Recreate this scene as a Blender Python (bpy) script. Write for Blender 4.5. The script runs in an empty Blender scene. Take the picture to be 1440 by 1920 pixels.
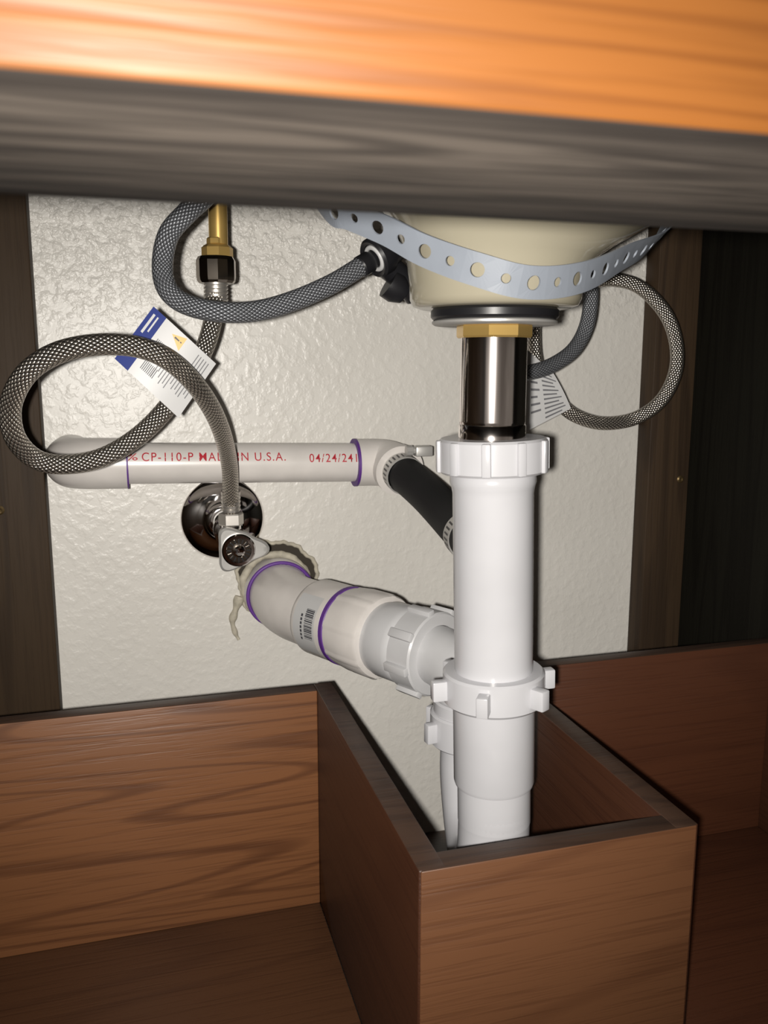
import bpy, bmesh, math, random
from mathutils import Vector, Matrix
C = bpy.context.scene.collection
pi = math.pi

# ---------------------------------------------------------------- materials
def newmat(name, base=(.8,.8,.8), rough=.5, metal=0.0, spec=.5, coat=0.0):
    m = bpy.data.materials.new(name); m.use_nodes = True
    b = m.node_tree.nodes['Principled BSDF']
    b.inputs['Base Color'].default_value = (*base, 1)
    b.inputs['Roughness'].default_value = rough
    b.inputs['Metallic'].default_value = metal
    b.inputs['Specular IOR Level'].default_value = spec
    b.inputs['Coat Weight'].default_value = coat
    return m

class NT:
    def __init__(s, m): s.nt = m.node_tree; s.b = s.nt.nodes['Principled BSDF']
    def n(s, t, **k):
        x = s.nt.nodes.new(t)
        for a, v in k.items(): setattr(x, a, v)
        return x
    def l(s, a, b): s.nt.links.new(a, b)
    def math(s, op, a, b=None, c=None):
        x = s.n('ShaderNodeMath', operation=op)
        for i, v in enumerate((a, b, c)):
            if v is None: continue
            if isinstance(v, (int, float)): x.inputs[i].default_value = v
            else: s.l(v, x.inputs[i])
        return x.outputs[0]
    def coords(s, scale):
        tc = s.n('ShaderNodeTexCoord'); mp = s.n('ShaderNodeMapping')
        mp.inputs['Scale'].default_value = scale
        s.l(tc.outputs['Object'], mp.inputs['Vector']); return mp.outputs[0]
    def sep(s):
        tc = s.n('ShaderNodeTexCoord'); sp = s.n('ShaderNodeSeparateXYZ'); s.l(tc.outputs['Object'], sp.inputs[0]); return sp.outputs
    def noise(s, scale, vec, detail=3, rough=.5, ns=1.0):
        x = s.n('ShaderNodeTexNoise'); x.inputs['Scale'].default_value = ns
        x.inputs['Detail'].default_value = detail; x.inputs['Roughness'].default_value = rough
        s.l(s.coords(scale) if vec is None else vec, x.inputs['Vector']); return x.outputs[0]
    def mix(s, f, a, b):
        x = s.n('ShaderNodeMix', data_type='RGBA')
        if isinstance(f, (int, float)): x.inputs[0].default_value = f
        else: s.l(f, x.inputs[0])
        for i, v in ((6, a), (7, b)):
            if isinstance(v, tuple): x.inputs[i].default_value = (*v, 1)
            else: s.l(v, x.inputs[i])
        return x.outputs[2]
    def ramp(s, f, lo, hi, a=0.0, b=1.0):
        x = s.n('ShaderNodeMapRange'); x.inputs['From Min'].default_value = lo; x.inputs['From Max'].default_value = hi
        x.inputs['To Min'].default_value = a; x.inputs['To Max'].default_value = b
        s.l(f, x.inputs['Value']); return x.outputs[0]
    def bump(s, h, dist, strength=1.0):
        x = s.n('ShaderNodeBump'); x.inputs['Distance'].default_value = dist; x.inputs['Strength'].default_value = strength
        s.l(h, x.inputs['Height']); s.l(x.outputs[0], s.b.inputs['Normal'])

def wood(name, light, dark, axis='x', ring=9.0, low=(5, 22, 22), fine=(14, 420, 420), rough=.45, ringamt=.55, fineamt=.35, thin=.35, spec=.5, edge=None):
    m = newmat(name, light, rough, 0, spec); t = NT(m)
    def ax(v):
        a, b, c = v
        return {'x': (a, b, c), 'y': (b, a, c), 'z': (b, c, a)}[axis]
    n1 = t.noise(ax(low), None, 1.2, .45)
    s1 = t.math('SINE', t.math('MULTIPLY', n1, ring * 2 * pi))
    line = t.ramp(s1, thin, 1.0)
    n2 = t.noise(ax(fine), None, 3, .6)
    pores = t.ramp(n2, .48, .68)
    n3 = t.noise(ax((2, 9, 9)), None, 2, .5)
    col = t.mix(t.math('MULTIPLY', line, ringamt), light, dark)
    col = t.mix(t.math('MULTIPLY', pores, fineamt), col, dark)
    col = t.mix(t.math('MULTIPLY', t.ramp(n3, .35, .7), .35), col, tuple(c * .62 for c in light))
    if edge:   # darker uneven bands towards the front and back edges
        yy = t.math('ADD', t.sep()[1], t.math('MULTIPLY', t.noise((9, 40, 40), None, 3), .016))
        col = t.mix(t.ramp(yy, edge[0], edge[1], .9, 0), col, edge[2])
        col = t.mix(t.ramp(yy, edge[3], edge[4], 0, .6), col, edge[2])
    t.l(col, t.b.inputs['Base Color']); t.bump(pores, -.0002, .5)
    return m

M_tray_x = wood('tray_wood_x', (.190, .078, .031), (.055, .018, .008), 'x', 17, (1.3, 9, 14), ringamt=.55, fineamt=.36, thin=.62)
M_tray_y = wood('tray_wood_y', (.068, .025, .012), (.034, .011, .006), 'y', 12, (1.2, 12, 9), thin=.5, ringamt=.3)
M_tray_front = wood('tray_wood_front', (.160, .068, .030), (.075, .027, .012), 'x', 11, (.9, 9, 12), ringamt=.34, fineamt=.4, thin=.55)
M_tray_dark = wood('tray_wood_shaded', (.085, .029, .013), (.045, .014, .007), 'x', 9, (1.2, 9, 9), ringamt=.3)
M_tray_floor = wood('tray_bottom_wood', (.100, .044, .020), (.048, .019, .010), 'x', 10, (1.5, 10, 10), ringamt=.35)
M_tray_top = wood('tray_wood_edge', (.062, .034, .022), (.032, .018, .013), 'x', 9)
M_rail = wood('rail_varnished_oak', (.235, .082, .015), (.11, .030, .004), 'x', 9, (3, 60, 110), fine=(16, 420, 420), rough=.48, ringamt=.55, fineamt=.6, thin=.1, spec=.35)
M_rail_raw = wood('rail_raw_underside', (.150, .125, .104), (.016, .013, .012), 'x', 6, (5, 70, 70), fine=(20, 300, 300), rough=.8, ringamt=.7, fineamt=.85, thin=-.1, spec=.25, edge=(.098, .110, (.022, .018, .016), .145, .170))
M_cab = wood('cabinet_dark_wood', (.042, .026, .014), (.020, .012, .007), 'z', 5, (2, 30, 30), rough=.6, spec=.18)
M_cab_shade = wood('cabinet_side_shaded', (.011, .010, .007), (.005, .004, .003), 'z', 5, (2, 30, 30), rough=.7, spec=.12)  # shade over the right side panel is put into this near-black wood colour
M_cab_r = wood('cabinet_stile_dark', (.048, .030, .017), (.019, .012, .008), 'z', 5, (2, 30, 30), rough=.6, spec=.18)
M_floor = wood('cabinet_floor_wood', (.05, .025, .015), (.03, .014, .008), 'x')

M_wall = newmat('textured_wall_paint', (.62, .60, .55), .38, 0, .5)
t = NT(M_wall)
na = t.noise((125, 125, 125), None, 3, .5)
nb = t.noise((300, 300, 300), None, 2, .5)
h = t.math('ADD', t.ramp(na, .45, .66), t.math('MULTIPLY', nb, .35))
h = t.math('MULTIPLY', h, t.ramp(t.sep()[2], .03, .11, .34, 1.8))   # heavier splatter high on the wall
t.bump(h, .0009, .85)
nc = t.noise((6, 6, 6), None, 3, .5)
t.l(t.mix(t.ramp(nc, .35, .7), (.64, .62, .58), (.57, .55, .51)), t.b.inputs['Base Color'])

def plast(name, c, rough=.3, scale=60, amt=.9):
    m = newmat(name, c, rough); t = NT(m)
    n = t.noise((scale,) * 3, None, 3)
    t.l(t.mix(t.ramp(n, .3, .75), c, tuple(x * amt for x in c)), t.b.inputs['Base Color'])
    return m
M_pp = plast('white_polypropylene', (.58, .58, .605), .22, 25)
M_pvc = plast('white_pvc', (.67, .635, .605), .30, 45, .88)
M_pvcg = plast('grey_white_abs', (.56, .56, .57), .30, 30)
M_sink = plast('biscuit_ceramic', (.40, .365, .275), .12, 12)
M_strap = plast('grey_strap_plastic', (.29, .32, .37), .45, 40)
M_purple = newmat('purple_primer', (.10, .03, .22), .5)
M_black = newmat('black_plastic', (.012, .012, .014), .35)
M_rubber = newmat('black_rubber', (.006, .006, .007), .55, 0, .15)
M_chrome = newmat('chrome', (.90, .87, .86), .07, 1)
M_steel = newmat('stainless_steel', (.62, .59, .55), .34, .85)
M_clamp = newmat('clamp_steel', (.50, .49, .47), .4, .5)
M_dkmetal = newmat('dark_bronze_chrome', (.30, .26, .22), .18, 1)
M_tubem = newmat('drain_tube_metal', (.80, .74, .72), .13, 1)
M_brass = newmat('brass', (.78, .52, .17), .28, .75)
M_screw = newmat('dull_screw', (.16, .11, .05), .4, .8)
M_tag = newmat('tag_white', (.52, .52, .52), .4)
M_blue = newmat('tag_blue', (.004, .022, .20), .5, 0, .2)
M_yel = newmat('tag_yellow', (.70, .36, .01), .4)
M_ink = newmat('ink_dark', (.05, .05, .06), .5)
M_ink2 = newmat('ink_grey', (.14, .14, .15), .5)
M_inkw = newmat('ink_pale', (.30, .30, .31), .5)
M_red = newmat('ink_red', (.42, .015, .03), .5)
M_caulk = plast('caulk_beige', (.50, .46, .37), .7, 160, .6)
M_hole = newmat('hole_dark', (.035, .028, .02), .9)
M_top = newmat('countertop_underside', (.10, .09, .08), .8)

t = NT(M_tubem); n = t.noise((160, 160, 14), None, 3); t.l(t.mix(t.ramp(n, .4, .68), (.86, .80, .77), (.48, .43, .41)), t.b.inputs['Base Color'])

def braid(name, hi, lo, K, N, metal, rough):
    m = newmat(name, hi, rough, metal); t = NT(m)
    uv = t.n('ShaderNodeUVMap'); sp = t.n('ShaderNodeSeparateXYZ'); t.l(uv.outputs[0], sp.inputs[0])
    u = t.math('MULTIPLY', sp.outputs[0], K * 2 * pi); v = t.math('MULTIPLY', sp.outputs[1], N * 2 * pi)
    A = t.math('SINE', t.math('ADD', u, v)); B = t.math('SINE', t.math('SUBTRACT', u, v))
    h = t.math('POWER', t.math('ABSOLUTE', t.math('MULTIPLY', A, B)), .5)
    t.l(t.mix(t.ramp(h, .12, .68), lo, hi), t.b.inputs['Base Color'])
    t.bump(h, .0006, 1.0)
    return m
M_braid = braid('stainless_braid', (.78, .72, .64), (.03, .024, .02), 142, 7, .93, .25)
M_braidg = braid('grey_nylon_braid', (.24, .25, .27), (.03, .03, .035), 160, 8, .5, .34)

# ---------------------------------------------------------------- geometry
def fin(name, bm, mat, parent=None, angle=35, smooth=True):
    bmesh.ops.recalc_face_normals(bm, faces=bm.faces)
    for f in bm.faces: f.smooth = smooth
    for e in bm.edges:
        if len(e.link_faces) == 2 and e.calc_face_angle(0) > math.radians(angle): e.smooth = False
    me = bpy.data.meshes.new(name); bm.to_mesh(me); bm.free()
    for m in (mat if isinstance(mat, (list, tuple)) else [mat]): me.materials.append(m)
    o = bpy.data.objects.new(name, me); C.objects.link(o)
    if parent: o.parent = parent
    return o

def empty(name):
    o = bpy.data.objects.new(name, None); o.empty_display_size = .02; C.objects.link(o); return o

def boxbm(bm, lo, hi, bev=0.0, M=None):
    r = bmesh.ops.create_cube(bm, size=1)
    vs = r['verts']
    lo = Vector(lo); hi = Vector(hi); c = (lo + hi) / 2; s = hi - lo
    for v in vs:
        v.co = Vector((v.co.x * s.x, v.co.y * s.y, v.co.z * s.z)) + c
    if bev:
        es = list({e for v in vs for e in v.link_edges})
        rr = bmesh.ops.bevel(bm, geom=es, offset=bev, segments=2, affect='EDGES', profile=.5)
        vs = list({v for f in rr['faces'] for v in f.verts} | {v for v in vs if v.is_valid})
    if M is not None:
        for v in vs: v.co = M @ v.co
    return vs

def box(name, lo, hi, mat, parent=None, bev=.0008):
    bm = bmesh.new(); boxbm(bm, lo, hi, bev); return fin(name, bm, mat, parent, 50)

def frame(axis):
    a = Vector(axis).normalized(); q = Vector((0, 0, 1)).rotation_difference(a); return q.to_matrix().to_4x4()

def lathebm(bm, prof, M, seg=56, rfun=None, phase=0.0):
    rings = []
    for r, z in prof:
        if r < 1e-6: rings.append([bm.verts.new(M @ Vector((0, 0, z)))]); continue
        ring = []
        for j in range(seg):
            a = 2 * pi * j / seg + phase
            rr = r * (rfun(a, z) if rfun else 1)
            ring.append(bm.verts.new(M @ Vector((rr * math.cos(a), rr * math.sin(a), z))))
        rings.append(ring)
    for A, B in zip(rings, rings[1:]):
        for j in range(seg):
            k = (j + 1) % seg
            if len(A) == 1 and len(B) == 1: continue
            if len(A) == 1: bm.faces.new((A[0], B[j], B[k]))
            elif len(B) == 1: bm.faces.new((A[j], A[k], B[0]))
            else: bm.faces.new((A[j], A[k], B[k], B[j]))

def lathe(name, prof, mat, loc=(0, 0, 0), axis=(0, 0, 1), parent=None, seg=56, rfun=None, phase=0.0, angle=35):
    bm = bmesh.new(); lathebm(bm, prof, Matrix.Translation(loc) @ frame(axis), seg, rfun, phase)
    return fin(name, bm, mat, parent, angle)

def catmull(P, res):
    P = [Vector(p) for p in P]; out = []
    Q = [P[0] * 2 - P[1]] + P + [P[-1] * 2 - P[-2]]
    for i in range(1, len(Q) - 2):
        p0, p1, p2, p3 = Q[i - 1:i + 3]
        for k in range(res):
            s = k / res
            out.append(.5 * ((2 * p1) + (p2 - p0) * s + (2 * p0 - 5 * p1 + 4 * p2 - p3) * s * s + (3 * p1 - p0 - 3 * p2 + p3) * s ** 3))
    out.append(P[-1]); return out

def tube(name, pts, r, mat, parent=None, seg=24, res=8, cap=True):
    """sweep; r is a radius or function of 0..1 ; coordinates in millimetres"""
    P = catmull([Vector(p) / 1000 for p in pts], res)
    n = len(P); T = []
    for i in range(n): T.append((P[min(i + 1, n - 1)] - P[max(i - 1, 0)]).normalized())
    N = T[0].orthogonal().normalized(); bm = bmesh.new(); uvl = bm.loops.layers.uv.new('UVMap')
    rings = []; L = 0; us = []
    for i in range(n):
        if i:
            L += (P[i] - P[i - 1]).length; q = T[i - 1].rotation_difference(T[i]); N = (q @ N); N = (N - T[i] * N.dot(T[i])).normalized()
        us.append(L); Bn = T[i].cross(N); rr = r(i / (n - 1)) if callable(r) else r
        rings.append([bm.verts.new(P[i] + rr * (math.cos(2 * pi * j / seg) * N + math.sin(2 * pi * j / seg) * Bn)) for j in range(seg)])
    for i in range(n - 1):
        for j in range(seg):
            k = (j + 1) % seg
            f = bm.faces.new((rings[i][j], rings[i][k], rings[i + 1][k], rings[i + 1][j]))
            for lp, uv in zip(f.loops, ((us[i], j / seg), (us[i], (j + 1) / seg), (us[i + 1], (j + 1) / seg), (us[i + 1], j / seg))): lp[uvl].uv = uv
    if cap:
        bm.faces.new(rings[0]); bm.faces.new(rings[-1])
    return fin(name, bm, mat, parent, 50)

def torus(name, R, r, mat, loc, axis, parent=None, rfun=None):
    prof = [(R + r * math.cos(a), r * math.sin(a)) for a in [2 * pi * k / 12 for k in range(13)]]
    return lathe(name, prof, mat, loc, axis, parent, 96, rfun)

def slipnut(name, mat, loc, axis, r, h, ri, nl, lw, lh, lt, parent, phase=0.0, lz=None):
    """ring nut with nl lugs: lw tangential width, lt radial height, lh axial length"""
    M = Matrix.Translation(loc) @ frame(axis); bm = bmesh.new()
    b = .0012
    lathebm(bm, [(ri, 0), (r - b, 0), (r, b), (r, h - b), (r - b, h), (ri, h), (ri, 0)], M, 64)
    z0 = (h - lh) / 2 if lz is None else lz
    for i in range(nl):
        R = Matrix.Rotation(phase + 2 * pi * i / nl, 4, 'Z')
        boxbm(bm, (r - .002, -lw / 2, z0), (r + lt, lw / 2, z0 + lh), .0008, M @ R)
    return fin(name, bm, mat, parent, 40)

# ---------------------------------------------------------------- room shell
box('wall_back', (-.20, .72, -.47), (.56, .75, .26), M_wall, None, 0)

# ---------------------------------------------------------------- vanity cabinet
cab = empty('vanity_cabinet')
box('left_back_stile', (-.150, .698, -.445), (-.0715, .7195, .20), M_cab, cab)
box('right_back_stile', (.459, .698, -.445), (.503, .7195, .20), M_cab_r, cab)
box('left_side_panel', (-.168, .11, -.46), (-.150, .7195, .20), M_cab, cab)
box('right_side_panel', (.503, .11, -.46), (.521, .7195, .20), M_cab_shade, cab)
box('cabinet_floor', (-.150, .11, -.46), (.503, .7195, -.445), M_floor, cab)
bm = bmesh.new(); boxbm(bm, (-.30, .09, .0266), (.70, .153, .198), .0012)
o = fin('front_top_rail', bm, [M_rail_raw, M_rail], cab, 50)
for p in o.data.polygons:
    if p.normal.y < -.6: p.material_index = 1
for nm, lc in (('left_screw', (-.105, .698, -.109)), ('right_screw', (.494, .698, -.107))):
    lathe(nm, [(.0036, 0), (.0036, .0004), (.0022, .0012), (.0010, .0009), (0, .0004)], M_screw, lc, (0, -1, 0), cab, 24)
box('countertop', (-.32, .05, .20), (.72, .7195, .23), M_top)

# ---------------------------------------------------------------- roll-out tray
tray = empty('rollout_tray')
T = -.2226
box('left_back_panel', (-.145, .554, -.385), (.1107, .567, T), [M_tray_x], tray)
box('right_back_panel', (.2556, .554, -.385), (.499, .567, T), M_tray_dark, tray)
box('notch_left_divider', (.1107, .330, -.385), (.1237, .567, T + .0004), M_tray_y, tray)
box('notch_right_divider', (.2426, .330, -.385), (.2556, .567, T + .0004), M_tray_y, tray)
box('notch_front_panel', (.1117, .3295, -.385), (.2546, .343, T + .0002), M_tray_front, tray)
box('left_tray_bottom', (-.145, .185, -.397), (.1107, .567, -.385), M_tray_floor, tray)
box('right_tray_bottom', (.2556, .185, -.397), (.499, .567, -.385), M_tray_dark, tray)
box('middle_tray_bottom', (.1107, .185, -.397), (.2556, .343, -.385), M_tray_floor, tray)
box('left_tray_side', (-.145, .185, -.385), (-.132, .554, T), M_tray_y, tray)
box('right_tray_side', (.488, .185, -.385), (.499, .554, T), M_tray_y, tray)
box('tray_front', (-.145, .172, -.397), (.499, .185, T), M_tray_front, tray)
box('left_runner', (-.10, .19, -.445), (-.08, .56, -.397), M_floor, tray)
box('right_runner', (.42, .19, -.445), (.44, .56, -.397), M_floor, tray)
for o in tray.children:
    if o.name.startswith(('left_back', 'right_back', 'notch')):
        o.data.materials.append(M_tray_top)
        for p in o.data.polygons:
            if p.normal.z > .6: p.material_index = len(o.data.materials) - 1

# ---------------------------------------------------------------- sink
AX = (.168, .392, 0)
def bowl(a, z):
    k = min(max((z - .045) / .02, 0), 1) * .22
    return 1 + k * math.cos(a)
lathe('sink_basin', [(0, .0272), (.0365, .0270), (.0395, .0280), (.0410, .031), (.0413, .038), (.0420, .044), (.045, .050),
      (.0505, .056), (.060, .065), (.075, .080), (.096, .105), (.115, .140), (.124, .170), (.128, .199)], M_sink, AX, (0, 0, 1), None, 96, rfun=bowl, angle=80)

drain = empty('sink_drain')
lathe('rubber_gasket', [(.0, .0271), (.0295, .0271), (.0308, .0258), (.0308, .0228), (.0295, .0215), (0, .0215)], M_black, AX, parent=drain)
lathe('steel_washer', [(0, .0216), (.0290, .0216), (.0302, .0208), (.0302, .0198), (.0290, .0190), (.016, .0190)], M_clamp, AX, parent=drain)
lathe('brass_locknut', [(.015, .0194), (.0178, .0194), (.0184, .0186), (.0184, .0140), (.0178, .0131), (.015, .0131)], M_brass, AX, parent=drain, seg=8, phase=.25, angle=20)
pr = [(.0150, .016)]
z = .0137
while z > -.028:
    pr += [(.0163, z), (.01618, z - .0006)]; z -= .0012
pr += [(.0160, -.0285), (.0166, -.029), (.0166, -.036)]
lathe('threaded_tube', pr, M_tubem, AX, parent=drain, angle=60)

def mkstrap():
    pts = [(40, 455, 198), (62, 428, 120), (84, 400, 74), (93, 385, 66), (107, 372, 58), (121, 360, 48.5), (139, 346, 40), (161, 340, 34.5), (190, 348, 38), (225, 372, 50), (271, 410, 69), (305, 440, 112), (332, 468, 198)]
    P = catmull([Vector(p) / 1000 for p in pts], 24)
    S = [0]
    for a, b in zip(P, P[1:]): S.append(S[-1] + (b - a).length)
    L = S[-1]; c = Vector((.168, .392, 0))
    fr = []
    for i in range(len(P)):
        i0 = max(i - 10, 0); i1 = min(i + 10, len(P) - 1); tg = (P[i1] - P[i0]).normalized()
        rd = P[i] - c; rd.z = 0; rd.normalize(); rd.z = -.28
        wv = rd.cross(tg).normalized()
        fr.append(wv if wv.z > 0 else -wv)
    def at(s, w):
        s = min(max(s, 0), L - 1e-6)
        i = max(k for k in range(len(S)) if S[k] <= s) if s > 0 else 0
        i = min(i, len(P) - 2); f = (s - S[i]) / (S[i + 1] - S[i])
        return P[i].lerp(P[i + 1], f) + fr[i].lerp(fr[i + 1], f).normalized() * w
    bm = bmesh.new(); W = .0070; cl = .0122; ncell = int(L / cl); cl = L / ncell
    for ci in range(ncell):
        s0 = ci * cl; rh = .0031 if ci % 2 == 0 else .0021; n = 24
        out = []; inn = []
        for j in range(n):
            a = 2 * pi * j / n; cx, cy = math.cos(a), math.sin(a)
            k = min((cl / 2) / max(abs(cx), 1e-6), W / max(abs(cy), 1e-6))
            out.append(bm.verts.new(at(s0 + cl / 2 + cx * k, cy * k))); inn.append(bm.verts.new(at(s0 + cl / 2 + cx * rh, cy * rh)))
        for j in range(n):
            k = (j + 1) % n; bm.faces.new((out[j], out[k], inn[k], inn[j]))
        for sx in (-1, 1):
            for sy in (-1, 1):
                corner = bm.verts.new(at(s0 + cl / 2 + sx * cl / 2, sy * W))
                ac = math.atan2(sy * W, sx * cl / 2) % (2 * pi)
                j = int(ac / (2 * pi / n)) % n
                try: bm.faces.new((out[j], corner, out[(j + 1) % n]))
                except Exception: pass
    bmesh.ops.remove_doubles(bm, verts=bm.verts, dist=.00005)
    o = fin('sink_support_strap', bm, M_strap, None, 60, smooth=False)
    md = o.modifiers.new('thick', 'SOLIDIFY'); md.thickness = .0009; md.offset = 0
mkstrap()

# ---------------------------------------------------------------- vertical tailpiece + P-trap
trap = empty('drain_trap')
ax = Vector((.0265, 0, -1)).normalized()      # slightly out of plumb
o0 = Vector((.1685, .392, -.0352))
def on(d): return o0 + ax * d
slipnut('top_slip_nut', M_pp, on(0), ax, .0268, .0172, .0165, 10, .0045, .0160, .0016, trap, .2)
lathe('tailpiece_tube', [(.0195, .016), (.0214, .0185), (.0216, .022), (.0208, .0245), (.0203, .0275), (.0202, .1225)], M_pp, o0, ax, trap, angle=60)
slipnut('middle_slip_nut', M_pp, on(.1205), ax, .0264, .0170, .0195, 6, .0060, .0105, .0072, trap, .05)
slipnut('middle_nut_bead', M_pp, on(.1350), ax, .0258, .0030, .019, 0, .1, .1, .1, trap)
lathe('trap_hub', [(.019, .130), (.0213, .132), (.0213, .1815), (.0207, .1835), (.0194, .1840), (.0194, .205)], M_pp, o0, ax, trap)
e = on(.2045) * 1000
tube('u_bend', [tuple(on(.195) * 1000), tuple(e), (e.x + 1, e.y + 4, e.z - 22), (e.x + 6, e.y + 24, e.z - 43), (e.x + 12, e.y + 46, e.z - 50), (e.x + 17, e.y + 68, e.z - 42), (e.x + 20, e.y + 84, e.z - 20), (196, 482, -240), (196, 482, -214)], .0192, M_pp, trap, 40, 10)
slipnut('rear_slip_nut', M_pp, (.1955, .482, -.2385), (0, 0, 1), .0255, .021, .018, 6, .0060, .0125, .0062, trap, .15)
tube('trap_arm_elbow', [(195.5, 482, -226), (195.5, 482, -212), (193.5, 485, -198), (187, 504, -190.5), (178, 524, -189.5), (172, 536, -189.5)], .0198, M_pvcg, trap, 40, 8)
slipnut('elbow_hub', M_pp, (.1955, .482, -.219), (0, 0, 1), .0235, .010, .018, 0, 0, 0, 0, trap)

arm = empty('wall_drain_pipe')
da = Vector((-.470, .883, 0)).normalized()
a0 = Vector((.1747, .530, -.1895))
def arml(nm, prof, mat, **k): return lathe(nm, prof, mat, a0, da, arm, **k)
slipnut('arm_slip_nut', M_pvcg, tuple(a0 - da * .020), da, .0285, .021, .0198, 8, .0060, .0195, .0030, arm, .3)
arml('trap_adapter', [(.019, .000), (.0235, .001), (.0262, .004), (.0270, .008), (.0270, .024), (.0258, .028), (.0250, .045)], M_pvcg)
def ribs(a, z): return 1 + .018 * (math.cos(a * 8) > .72)
arml('adapter_hub', [(.022, .029), (.0292, .030), (.0303, .032), (.0303, .052), (.0290, .065), (.027, .0665)], M_pvc, rfun=ribs, seg=128)
arml('primer_line', [(.0283, .0645), (.0296, .0656), (.0296, .0692), (.0278, .0706)], M_purple)
arml('elbow_socket', [(.0265, .0690), (.0287, .0705), (.0290, .075), (.0290, .100), (.0278, .1035), (.0250, .106)], M_pvc)
e1 = (a0 + da * .098) * 1000
tube('wall_elbow', [tuple(e1), tuple((a0 + da * .114) * 1000), (113.5, 646, -189.3), (108.5, 662, -188.6), (107, 676, -188), (107, 688, -188), (107, 700, -188)], .0258, M_pvc, arm, 48, 8)
lathe('elbow_wall_socket', [(.0250, 0), (.0284, .0015), (.0288, .004), (.0288, .012)], M_pvc, (.107, .684, -.188), (0, 1, 0), arm)
torus('wall_primer_ring', .0272, .0015, M_purple, (.107, .6848, -.188), (0, 1, 0), arm)
lathe('wall_stub', [(.0245, 0), (.0245, .028)], M_pvc, (.107, .692, -.188), (0, 1, 0), arm)
bm = bmesh.new(); Mf = Matrix.Translation(a0) @ frame(da)
def patch(bm, r, z0, z1, a0_, a1_, Mx, n=10):
    vs = [[bm.verts.new(Mx @ Vector((r * math.cos(a0_ + (a1_ - a0_) * k / n), r * math.sin(a0_ + (a1_ - a0_) * k / n), zz))) for k in range(n + 1)] for zz in (z0, z1)]
    for k in range(n): bm.faces.new((vs[0][k], vs[0][k + 1], vs[1][k + 1], vs[1][k]))
inv = frame(da).inverted(); vd = inv @ Vector((-.75, -.65, .10)); ac = math.atan2(vd.y, vd.x)
patch(bm, .02920, .0745, .0985, ac - .80, ac + .80, Mf, 20); fin('barcode_label', bm, M_tag, arm)
bm = bmesh.new(); aa = ac - .35; random.seed(3)
while aa < ac + .45:
    w = random.choice((.012, .02, .034)); patch(bm, .02935, .0765, .0855, aa, aa + w, Mf, 2); aa += w + random.choice((.012, .02, .028))
for k in range(7):
    patch(bm, .02935, .0880, .0900, ac - .4 + .1 * k, ac - .33 + .1 * k, Mf, 2)
fin('barcode_bars', bm, M_ink, arm)
def rag(a): return .045 * math.sin(3 * a + 1) + .03 * math.sin(7 * a) + .018 * math.sin(13 * a + 2) + .014 * math.sin(29 * a)
lathe('wall_hole_shadow', [(0, 0), (.0340, 0), (.0340, .0006)], M_hole, (.109, .7197, -.183), (0, -1, 0), arm, rfun=lambda a, z: 1 + rag(a), seg=120)
torus('caulk_ring', .0340, .0018, M_caulk, (.109, .7192, -.183), (0, -1, 0), arm, rfun=lambda a, z: 1 + rag(a))
torus('caulk_smear', .0275, .0034, M_caulk, (.107, .714, -.187), (0, -1, 0), arm, rfun=lambda a, z: 1 + .5 * rag(a * 1))
tube('caulk_drip', [(77, 719.4, -196), (73, 719.4, -208), (70, 719.5, -218), (72, 719.6, -228), (75, 719.6, -235)], lambda s: .0034 * (1 - .75 * s) * (1 + .3 * math.sin(s * 19)) + .0006, M_caulk, arm, 12)

# ---------------------------------------------------------------- horizontal white pipe
hp = empty('pvc_branch_pipe')
tube('pipe', [(-13, 680, -74), (76, 680, -76.3), (176, 680, -79)], .0158, M_pvc, hp, 48, 4)
tube('left_elbow', [(-9.5, 680, -74), (-28, 680, -73.6), (-40, 682, -73.4), (-49, 689, -73.4), (-52, 700, -73.4), (-52, 719.5, -73.4)], .0194, M_pvc, hp, 48, 8)
tube('left_primer_line', [(-10.2, 680, -74), (-9.0, 680, -74)], .0197, M_purple, hp, 48, 2)
tube('right_elbow', [(170.5, 680, -79), (186, 680, -79.3), (194, 677, -79.8), (199, 669, -81), (200.5, 658, -83)], .0194, M_pvc, hp, 48, 8)
tube('right_primer_line', [(168.9, 680, -79), (171.0, 680, -79)], .0197, M_purple, hp, 48, 2)
tube('elbow_flange', [(200.2, 661, -82.4), (200.9, 654, -83.8)], .0206, M_pvc, hp, 48, 2)

def wraptext(name, body, x0, x1, h, phi0, A, B, r, mat, parent):
    cu = bpy.data.curves.new(name, 'FONT'); cu.body = body; cu.size = 1; cu.space_character = 1.18; cu.offset = .004
    ob = bpy.data.objects.new(name + '_tmp', cu); C.objects.link(ob); bpy.context.view_layer.update()
    dg = bpy.context.evaluated_depsgraph_get()
    me = bpy.data.meshes.new_from_object(ob.evaluated_get(dg)); bpy.data.objects.remove(ob)
    xs = [v.co.x for v in me.vertices]; ys = [v.co.y for v in me.vertices]
    mx, Mx, my, My = min(xs), max(xs), min(ys), max(ys)
    A = Vector(A); B = Vector(B); d = (B - A).normalized()
    for v in me.vertices:
        s = x0 + (v.co.x - mx) / (Mx - mx) * (x1 - x0); hh = ((v.co.y - my) / (My - my) - .5) * h
        ph = phi0 + hh / r
        f = Vector((0, -1, 0)); up = d.cross(f) * -1
        if up.z < 0: up = -up
        v.co = A + d * s + (f * math.cos(ph) + up * math.sin(ph)) * (r + .00035)
    me.materials.append(mat); o = bpy.data.objects.new(name, me); C.objects.link(o); o.parent = parent; return o
PA, PB = (-.013, .680, -.074), (.176, .680, -.079)
wraptext('print_code', 'CP-110-P MADE IN U.S.A.', .014, .123, .0068, .42, PA, PB, .0158, M_red, hp)
wraptext('print_percent', '%', .003, .011, .0055, .42, PA, PB, .0158, M_red, hp)
wraptext('print_date', '04/24/241', .142, .181, .0068, .34, PA, PB, .0158, M_red, hp)

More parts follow.
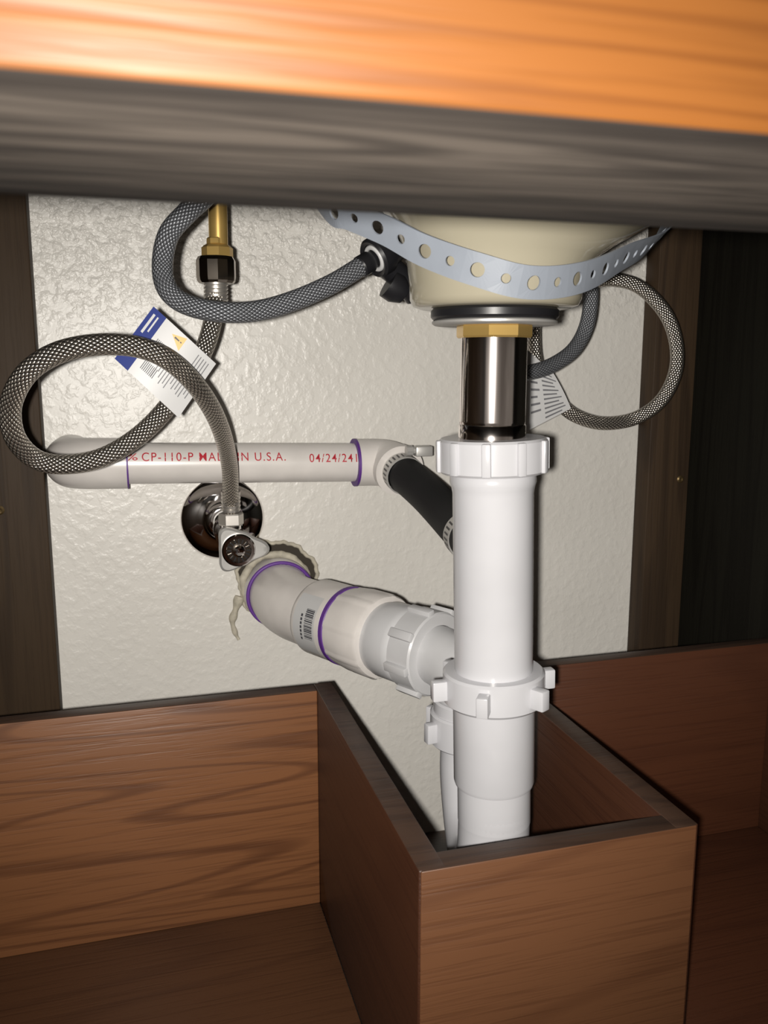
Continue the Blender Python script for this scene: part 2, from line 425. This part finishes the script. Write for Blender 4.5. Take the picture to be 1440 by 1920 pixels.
# ---------------------------------------------------------------- black rubber hose with clamps
rh = empty('rubber_drain_hose')
HP = [(200.6, 664, -82), (203, 640, -87), (208, 600, -97), (210, 550, -109), (205, 490, -116), (192, 440, -119), (180, 413, -121)]
tube('hose', HP, .0146, M_rubber, rh, 40, 8)
def clamp(nm, loc, axis, r, w, sc):
    bm = bmesh.new(); Mx = Matrix.Translation(loc) @ frame(axis)
    lathebm(bm, [(r, -w / 2), (r + .0011, -w / 2), (r + .0011, w / 2), (r, w / 2), (r, -w / 2)], Mx, 56)
    fin(nm + '_band', bm, M_clamp, rh)
    bm = bmesh.new()
    for k in range(26):
        patch(bm, r + .00125, -w * .3, w * .3, 2 * pi * k / 26, 2 * pi * k / 26 + .09, Mx, 1)
    fin(nm + '_slots', bm, M_black, rh)
    s = Vector(sc)
    bm = bmesh.new(); boxbm(bm, s + Vector((-.005, -.0045, -.0045)), s + Vector((.009, .0045, .0035)), .001)
    fin(nm + '_housing', bm, M_clamp, rh)
    lathe(nm + '_screw', [(0, 0), (.0042, 0), (.0042, .005), (.0025, .005), (.0025, .016)], M_clamp, s + Vector((-.012, 0, 0)), (1, 0, 0), rh, 8)
clamp('front_clamp', (.2018, .648, -.0855), (.05, -1, -.22), .0147, .011, (.214, .641, -.0665))
clamp('rear_clamp', (.2092, .525, -.1130), (-.03, -1, -.16), .0147, .011, (.229, .525, -.107))
wraptext('hose_print', 'I/80508N', .012, .052, .0045, .35, (.2040, .638, -.088), (.2100, .56, -.1068), .0148, M_inkw, rh)

# ---------------------------------------------------------------- shut-off valve
vl = empty('water_shutoff_valve')
lathe('escutcheon', [(.0350, 0), (.0350, .0014), (.0342, .0026), (.0325, .0040), (.0295, .0058), (.026, .0074), (.022, .0087), (.018, .0096), (.0155, .0110), (.0145, .0128), (.0105, .0138), (.009, .0139)], M_chrome, (.0645, .7198, -.1275), (0, -1, 0), vl, 72, angle=60)
lathe('inlet_stub', [(.0078, 0), (.0078, .025), (.0115, .026), (.0115, .040), (.0085, .041), (.0085, .07)], M_chrome, (.0648, .712, -.129), (0, -1, -.04), vl, 32)
lathe('valve_body', [(0, 0), (.0105, 0), (.0112, .002), (.0112, .022), (.008, .024), (.008, .030)], M_chrome, (.065, .667, -.1325), (0.04, -1, -.06), vl, 40)
lathe('outlet', [(.0075, 0), (.0075, .012)], M_chrome, (.0651, .6555, -.129), (0, 0, 1), vl, 32)
lathe('outlet_nut', [(0, 0), (.0092, .0002), (.0096, .001), (.0096, .0085), (.0090, .0095), (0, .0095)], M_steel, (.0652, .6555, -.1215), (0, 0, 1), vl, 6, angle=20)
# lever handle: one long lobe down-right, two short ones
def lobes(a, z):
    v = 1.0
    for c0, amp in ((-.06, .72), (2.2, .42), (-2.2, .42)):
        d = (a - c0 + pi) % (2 * pi) - pi
        v += amp * math.exp(-(d / .42) ** 2)
    return v
Mh = (.0672, .637, -.1355); hax = Vector((0.02, -1, -.05)).normalized()
bm = bmesh.new()
X = Vector((1, 0, 0)); X = (X - hax * X.dot(hax)).normalized(); Z = X.cross(hax).normalized()
if Z.z < 0: Z = -Z
rings = []
for r, d in [(0, 0), (.0130, 0), (.0138, .0012), (.0138, .0056), (.0126, .0070), (.0108, .0070), (0, .0062)]:
    rings.append([bm.verts.new(Vector(Mh) + hax * d + (X * math.cos(a) + Z * math.sin(a)) * r * lobes(a, 0)) for a in [2 * pi * k / 120 for k in range(120)]] if r else [bm.verts.new(Vector(Mh) + hax * d)])
for A, B in zip(rings, rings[1:]):
    for j in range(120):
        k = (j + 1) % 120
        if len(A) == 1: bm.faces.new((A[0], B[j], B[k]))
        elif len(B) == 1: bm.faces.new((A[j], A[k], B[0]))
        else: bm.faces.new((A[j], A[k], B[k], B[j]))
fin('handle', bm, M_clamp, vl)
lathe('handle_hub', [(.0125, 0), (.0125, .009), (.0115, .0102), (.0095, .0102), (.0088, .0090), (.0045, .0090), (.0042, .0125), (.0030, .0132), (0, .0125)], M_chrome, Mh, hax, vl, 48)
lathe('handle_disc', [(.0092, .0092), (.0048, .0092)], M_dkmetal, Mh, hax, vl, 48)
Mk = Matrix.Translation(Mh) @ frame(hax); bm = bmesh.new()
for k in range(16):
    boxbm(bm, (.0056, -.0004, .0088), (.0086, .0004, .0097), 0, Mk @ Matrix.Rotation(2 * pi * k / 16, 4, 'Z'))
fin('handle_serrations', bm, M_black, vl)

# ---------------------------------------------------------------- braided supply hose (left) with tag
hA = empty('braided_supply_hose')
PAo = [(65.2, 655.6, -109.5), (64.6, 649, -98.0), (61.6, 620, -70.1), (50.8, 565, -39.3), (37.1, 530, -15.9), (21.0, 515, 1.0), (3.5, 506, 9.6), (-17.5, 500, 11.3), (-39.7, 500, 6.9), (-57.1, 505, -4.2), (-67.7, 515, -21.8), (-68, 525, -40.3), (-59.4, 535, -53.8), (-45.4, 540, -58.3), (-25.9, 545, -56.5), (-6.8, 550, -47.7), (11.5, 557, -32.9), (30.6, 563, -9.9), (43.3, 566, 11.8), (49.8, 570, 32.1), (52.1, 575, 47.6)]
tube('hose', PAo, .0060, M_braid, hA, 24, 10)
def crimp(nm, loc, axis, h, r, parent):
    pr = [(r - .001, 0)]
    k = 5
    for i in range(k):
        z0 = h * i / k; pr += [(r, z0 + h * .03), (r, z0 + h * .12), (r - .0008, z0 + h * .15), (r - .0008, z0 + h * .18)]
    pr += [(r, h)]
    return lathe(nm, pr, M_steel, loc, axis, parent, 32)
crimp('valve_end_crimp', (.0652, .6555, -.1100), (0, -.20, 1), .016, .0074, hA)
crimp('faucet_end_crimp', (.0519, .575, .041), (.02, 0, 1), .012, .0078, hA)
lathe('chrome_coupling_nut', [(.006, 0), (.0110, 0), (.0122, .0015), (.0126, .004), (.0126, .014), (.0112, .0165), (.006, .0165)], M_dkmetal, (.0525, .575, .052), (0, 0, 1), hA, 12, angle=20)

def tag(name, c, items, parent, y):
    """c: 4 corners (x,z) mm; items: (mat,u0,u1,v0,v1)"""
    o_, u_, v_ = Vector(c[0]), Vector(c[1]) - Vector(c[0]), Vector(c[3]) - Vector(c[0]); k_ = Vector(c[2]) - Vector(c[1]) - v_
    def P3(u, v, d=0):
        p = o_ + u_ * u + v_ * v + k_ * (u * v); bend = 1.6 * math.sin(u * pi)
        return Vector((p.x, y - d - bend, p.y)) / 1000
    def sheet(mat, u0, u1, v0, v1, d, nm):
        bm = bmesh.new(); n = 8; g = [[bm.verts.new(P3(u0 + (u1 - u0) * i / n, v, d)) for v in (v0, v1)] for i in range(n + 1)]
        for i in range(n): bm.faces.new((g[i][0], g[i + 1][0], g[i + 1][1], g[i][1]))
        return fin(nm, bm, mat, parent)
    sheet(M_tag, 0, 1, 0, 1, 0, name + '_sheet')
    for i, (m, u0, u1, v0, v1) in enumerate(items): sheet(m, u0, u1, v0, v1, .25 if i == 0 else .4, name + '_print_%d' % i)
    return P3
random.seed(5)
it = [(M_blue, 0, .20, 0, 1)]
it += [(M_tag, .05, .08, .08, .42), (M_tag, .11, .13, .08, .35)]
for k in range(5): it.append((M_ink2, .26 + .022 * k, .272 + .022 * k, .32, .32 + .3 * random.uniform(.6, 1)))
for k in range(9): it.append((M_ink, .29 + .022 * k, .300 + .022 * k, .68, .84))
for k in range(13): it.append((M_ink2, .44 + .04 * k, .452 + .04 * k, .34 if k < 8 else .08, .34 + .5 * random.uniform(.7, 1)))
P3 = tag('warning_tag', [(12, 35), (48, 1), (24, -32), (-12, 4)], it, hA, 546)
bm = bmesh.new(); bm.faces.new([bm.verts.new(P3(u, v, .45)) for u, v in ((.36, .12), (.54, .02), (.54, .25))]); fin('warning_triangle', bm, M_yel, hA)
bm = bmesh.new()
bm.faces.new([bm.verts.new(P3(u, v, .6)) for u, v in ((.41, .115), (.41, .145), (.48, .14), (.48, .12))]); bm.faces.new([bm.verts.new(P3(u, v, .6)) for u, v in ((.495, .12), (.495, .14), (.515, .14), (.515, .12))])
fin('warning_mark', bm, M_ink, hA)

fs = empty('faucet_supply_tube')
lathe('brass_tube', [(.0060, 0), (.0060, .128)], M_brass, (.0545, .575, .070), (.01, 0, 1), fs, 40)
lathe('brass_nut', [(.0058, 0), (.0095, 0), (.0100, .001), (.0100, .0065), (.0085, .008), (.0066, .009), (.0066, .012), (.0058, .013)], M_brass, (.0537, .575, .0675), (0, 0, 1), fs, 8, angle=20)

# ---------------------------------------------------------------- grey faucet hose (left) with quick connector
hB = empty('faucet_hose')
tube('hose', [(10, 500, 196), (30, 490, 145), (46, 478, 110), (43, 471, 92), (30, 475, 79), (20, 480, 68), (16.2, 485, 53), (18, 480, 40), (27, 475, 32), (44, 470, 28), (64, 475, 29), (85, 480, 35), (108, 485, 45), (127, 490, 56)], .0056, M_braidg, hB, 24, 10)
dB = Vector((12, 4, 7)).normalized(); pB = Vector((.1255, .4895, .055))
lathe('hose_ferrule', [(.0054, 0), (.0062, .001), (.0062, .008), (.0052, .0095), (.0052, .018)], M_black, pB, dB, hB, 32)
torus('white_o_ring', .0066, .0014, M_tag, pB + dB * .0122, dB, hB)
lathe('connector_cup', [(.0045, .016), (.0080, .015), (.0085, .0115), (.0105, .0105), (.0118, .012), (.0118, .019), (.010, .022), (.008, .032), (0, .034)], M_black, pB, dB, hB, 40)
tube('connector_body', [(140, 497, 60), (150, 502, 55), (160, 506, 48), (166, 508, 42)], .0075, M_black, hB, 20)
lathe('connector_clip', [(0, 0), (.009, 0), (.009, .006), (.006, .012), (0, .012)], M_black, (.146, .500, .048), (.8, 0, -.5), hB, 20)

# ---------------------------------------------------------------- right hoses
hC = empty('braided_supply_hose.001')
tube('hose_run', [(285, 690, 190), (300, 675, 100), (325, 650, 71), (345, 633, 66), (367, 620, 67), (388, 615, 61), (408, 610, 42), (420, 610, 19), (421, 610, -6), (412, 615, -29), (392, 620, -43), (363, 620, -46.5), (338, 620, -40), (321, 620, -27.5), (307, 620, -12), (301, 620, 6), (299, 620, 25), (298, 620, 60), (285, 630, 190)], .0055, M_braid, hC, 24, 10)
it = [(M_ink2, .05 + .075 * k, .078 + .075 * k, .42, .42 + .5 * random.uniform(.7, 1)) for k in range(12)]
it += [(M_ink2, .2 + .1 * k, .23 + .1 * k, .08, .08 + .25 * random.uniform(.6, 1)) for k in range(6)]
tag('care_tag', [(287, -50), (285, 12), (308, -6), (324, -33)], it, hC, 602)
hD = empty('faucet_hose.001')
tube('hose_run', [(316, 580, 190), (321, 580, 95), (323, 580, 68), (325, 580, 49), (322.5, 580, 29), (310, 575, 11.5), (290, 570, 0), (269, 565, -5), (250, 563, -4), (236, 568, 8), (233, 572, 30), (233, 575, 70), (233, 576, 190)], .0056, M_braidg, hD, 24, 10)

# ---------------------------------------------------------------- light + camera
def spot(name, loc, energy, col, size, ang, blend, rot):
    l = bpy.data.lights.new(name, 'SPOT'); l.energy = energy; l.color = col; l.shadow_soft_size = size; l.spot_size = math.radians(ang); l.spot_blend = blend
    l.use_nodes = True; nt = l.node_tree; em = nt.nodes['Emission']
    fo = nt.nodes.new('ShaderNodeLightFalloff'); fo.inputs['Strength'].default_value = 1.0
    nt.links.new(fo.outputs['Linear'], em.inputs['Strength'])
    o = bpy.data.objects.new(name, l); C.objects.link(o); o.location = loc; o.rotation_euler = rot; return o
rot = (math.radians(80.25), 0, math.radians(-16))
spot('phone_flash', (-.015, -.012, -.001), 27, (1, .955, .89), .004, 110, 1.0, rot)
w = bpy.data.worlds.new('World'); bpy.context.scene.world = w; w.use_nodes = True
w.node_tree.nodes['Background'].inputs[0].default_value = (.9, .8, .7, 1); w.node_tree.nodes['Background'].inputs[1].default_value = .18

cam = bpy.data.cameras.new('camera'); co = bpy.data.objects.new('camera', cam); C.objects.link(co)
co.rotation_euler = rot; cam.sensor_fit = 'VERTICAL'; cam.sensor_height = 36; cam.lens = 30; cam.clip_start = .005
cam.dof.use_dof = True; cam.dof.focus_distance = .52; cam.dof.aperture_fstop = 26
bpy.context.scene.camera = co
bpy.context.scene.view_settings.view_transform = 'Standard'
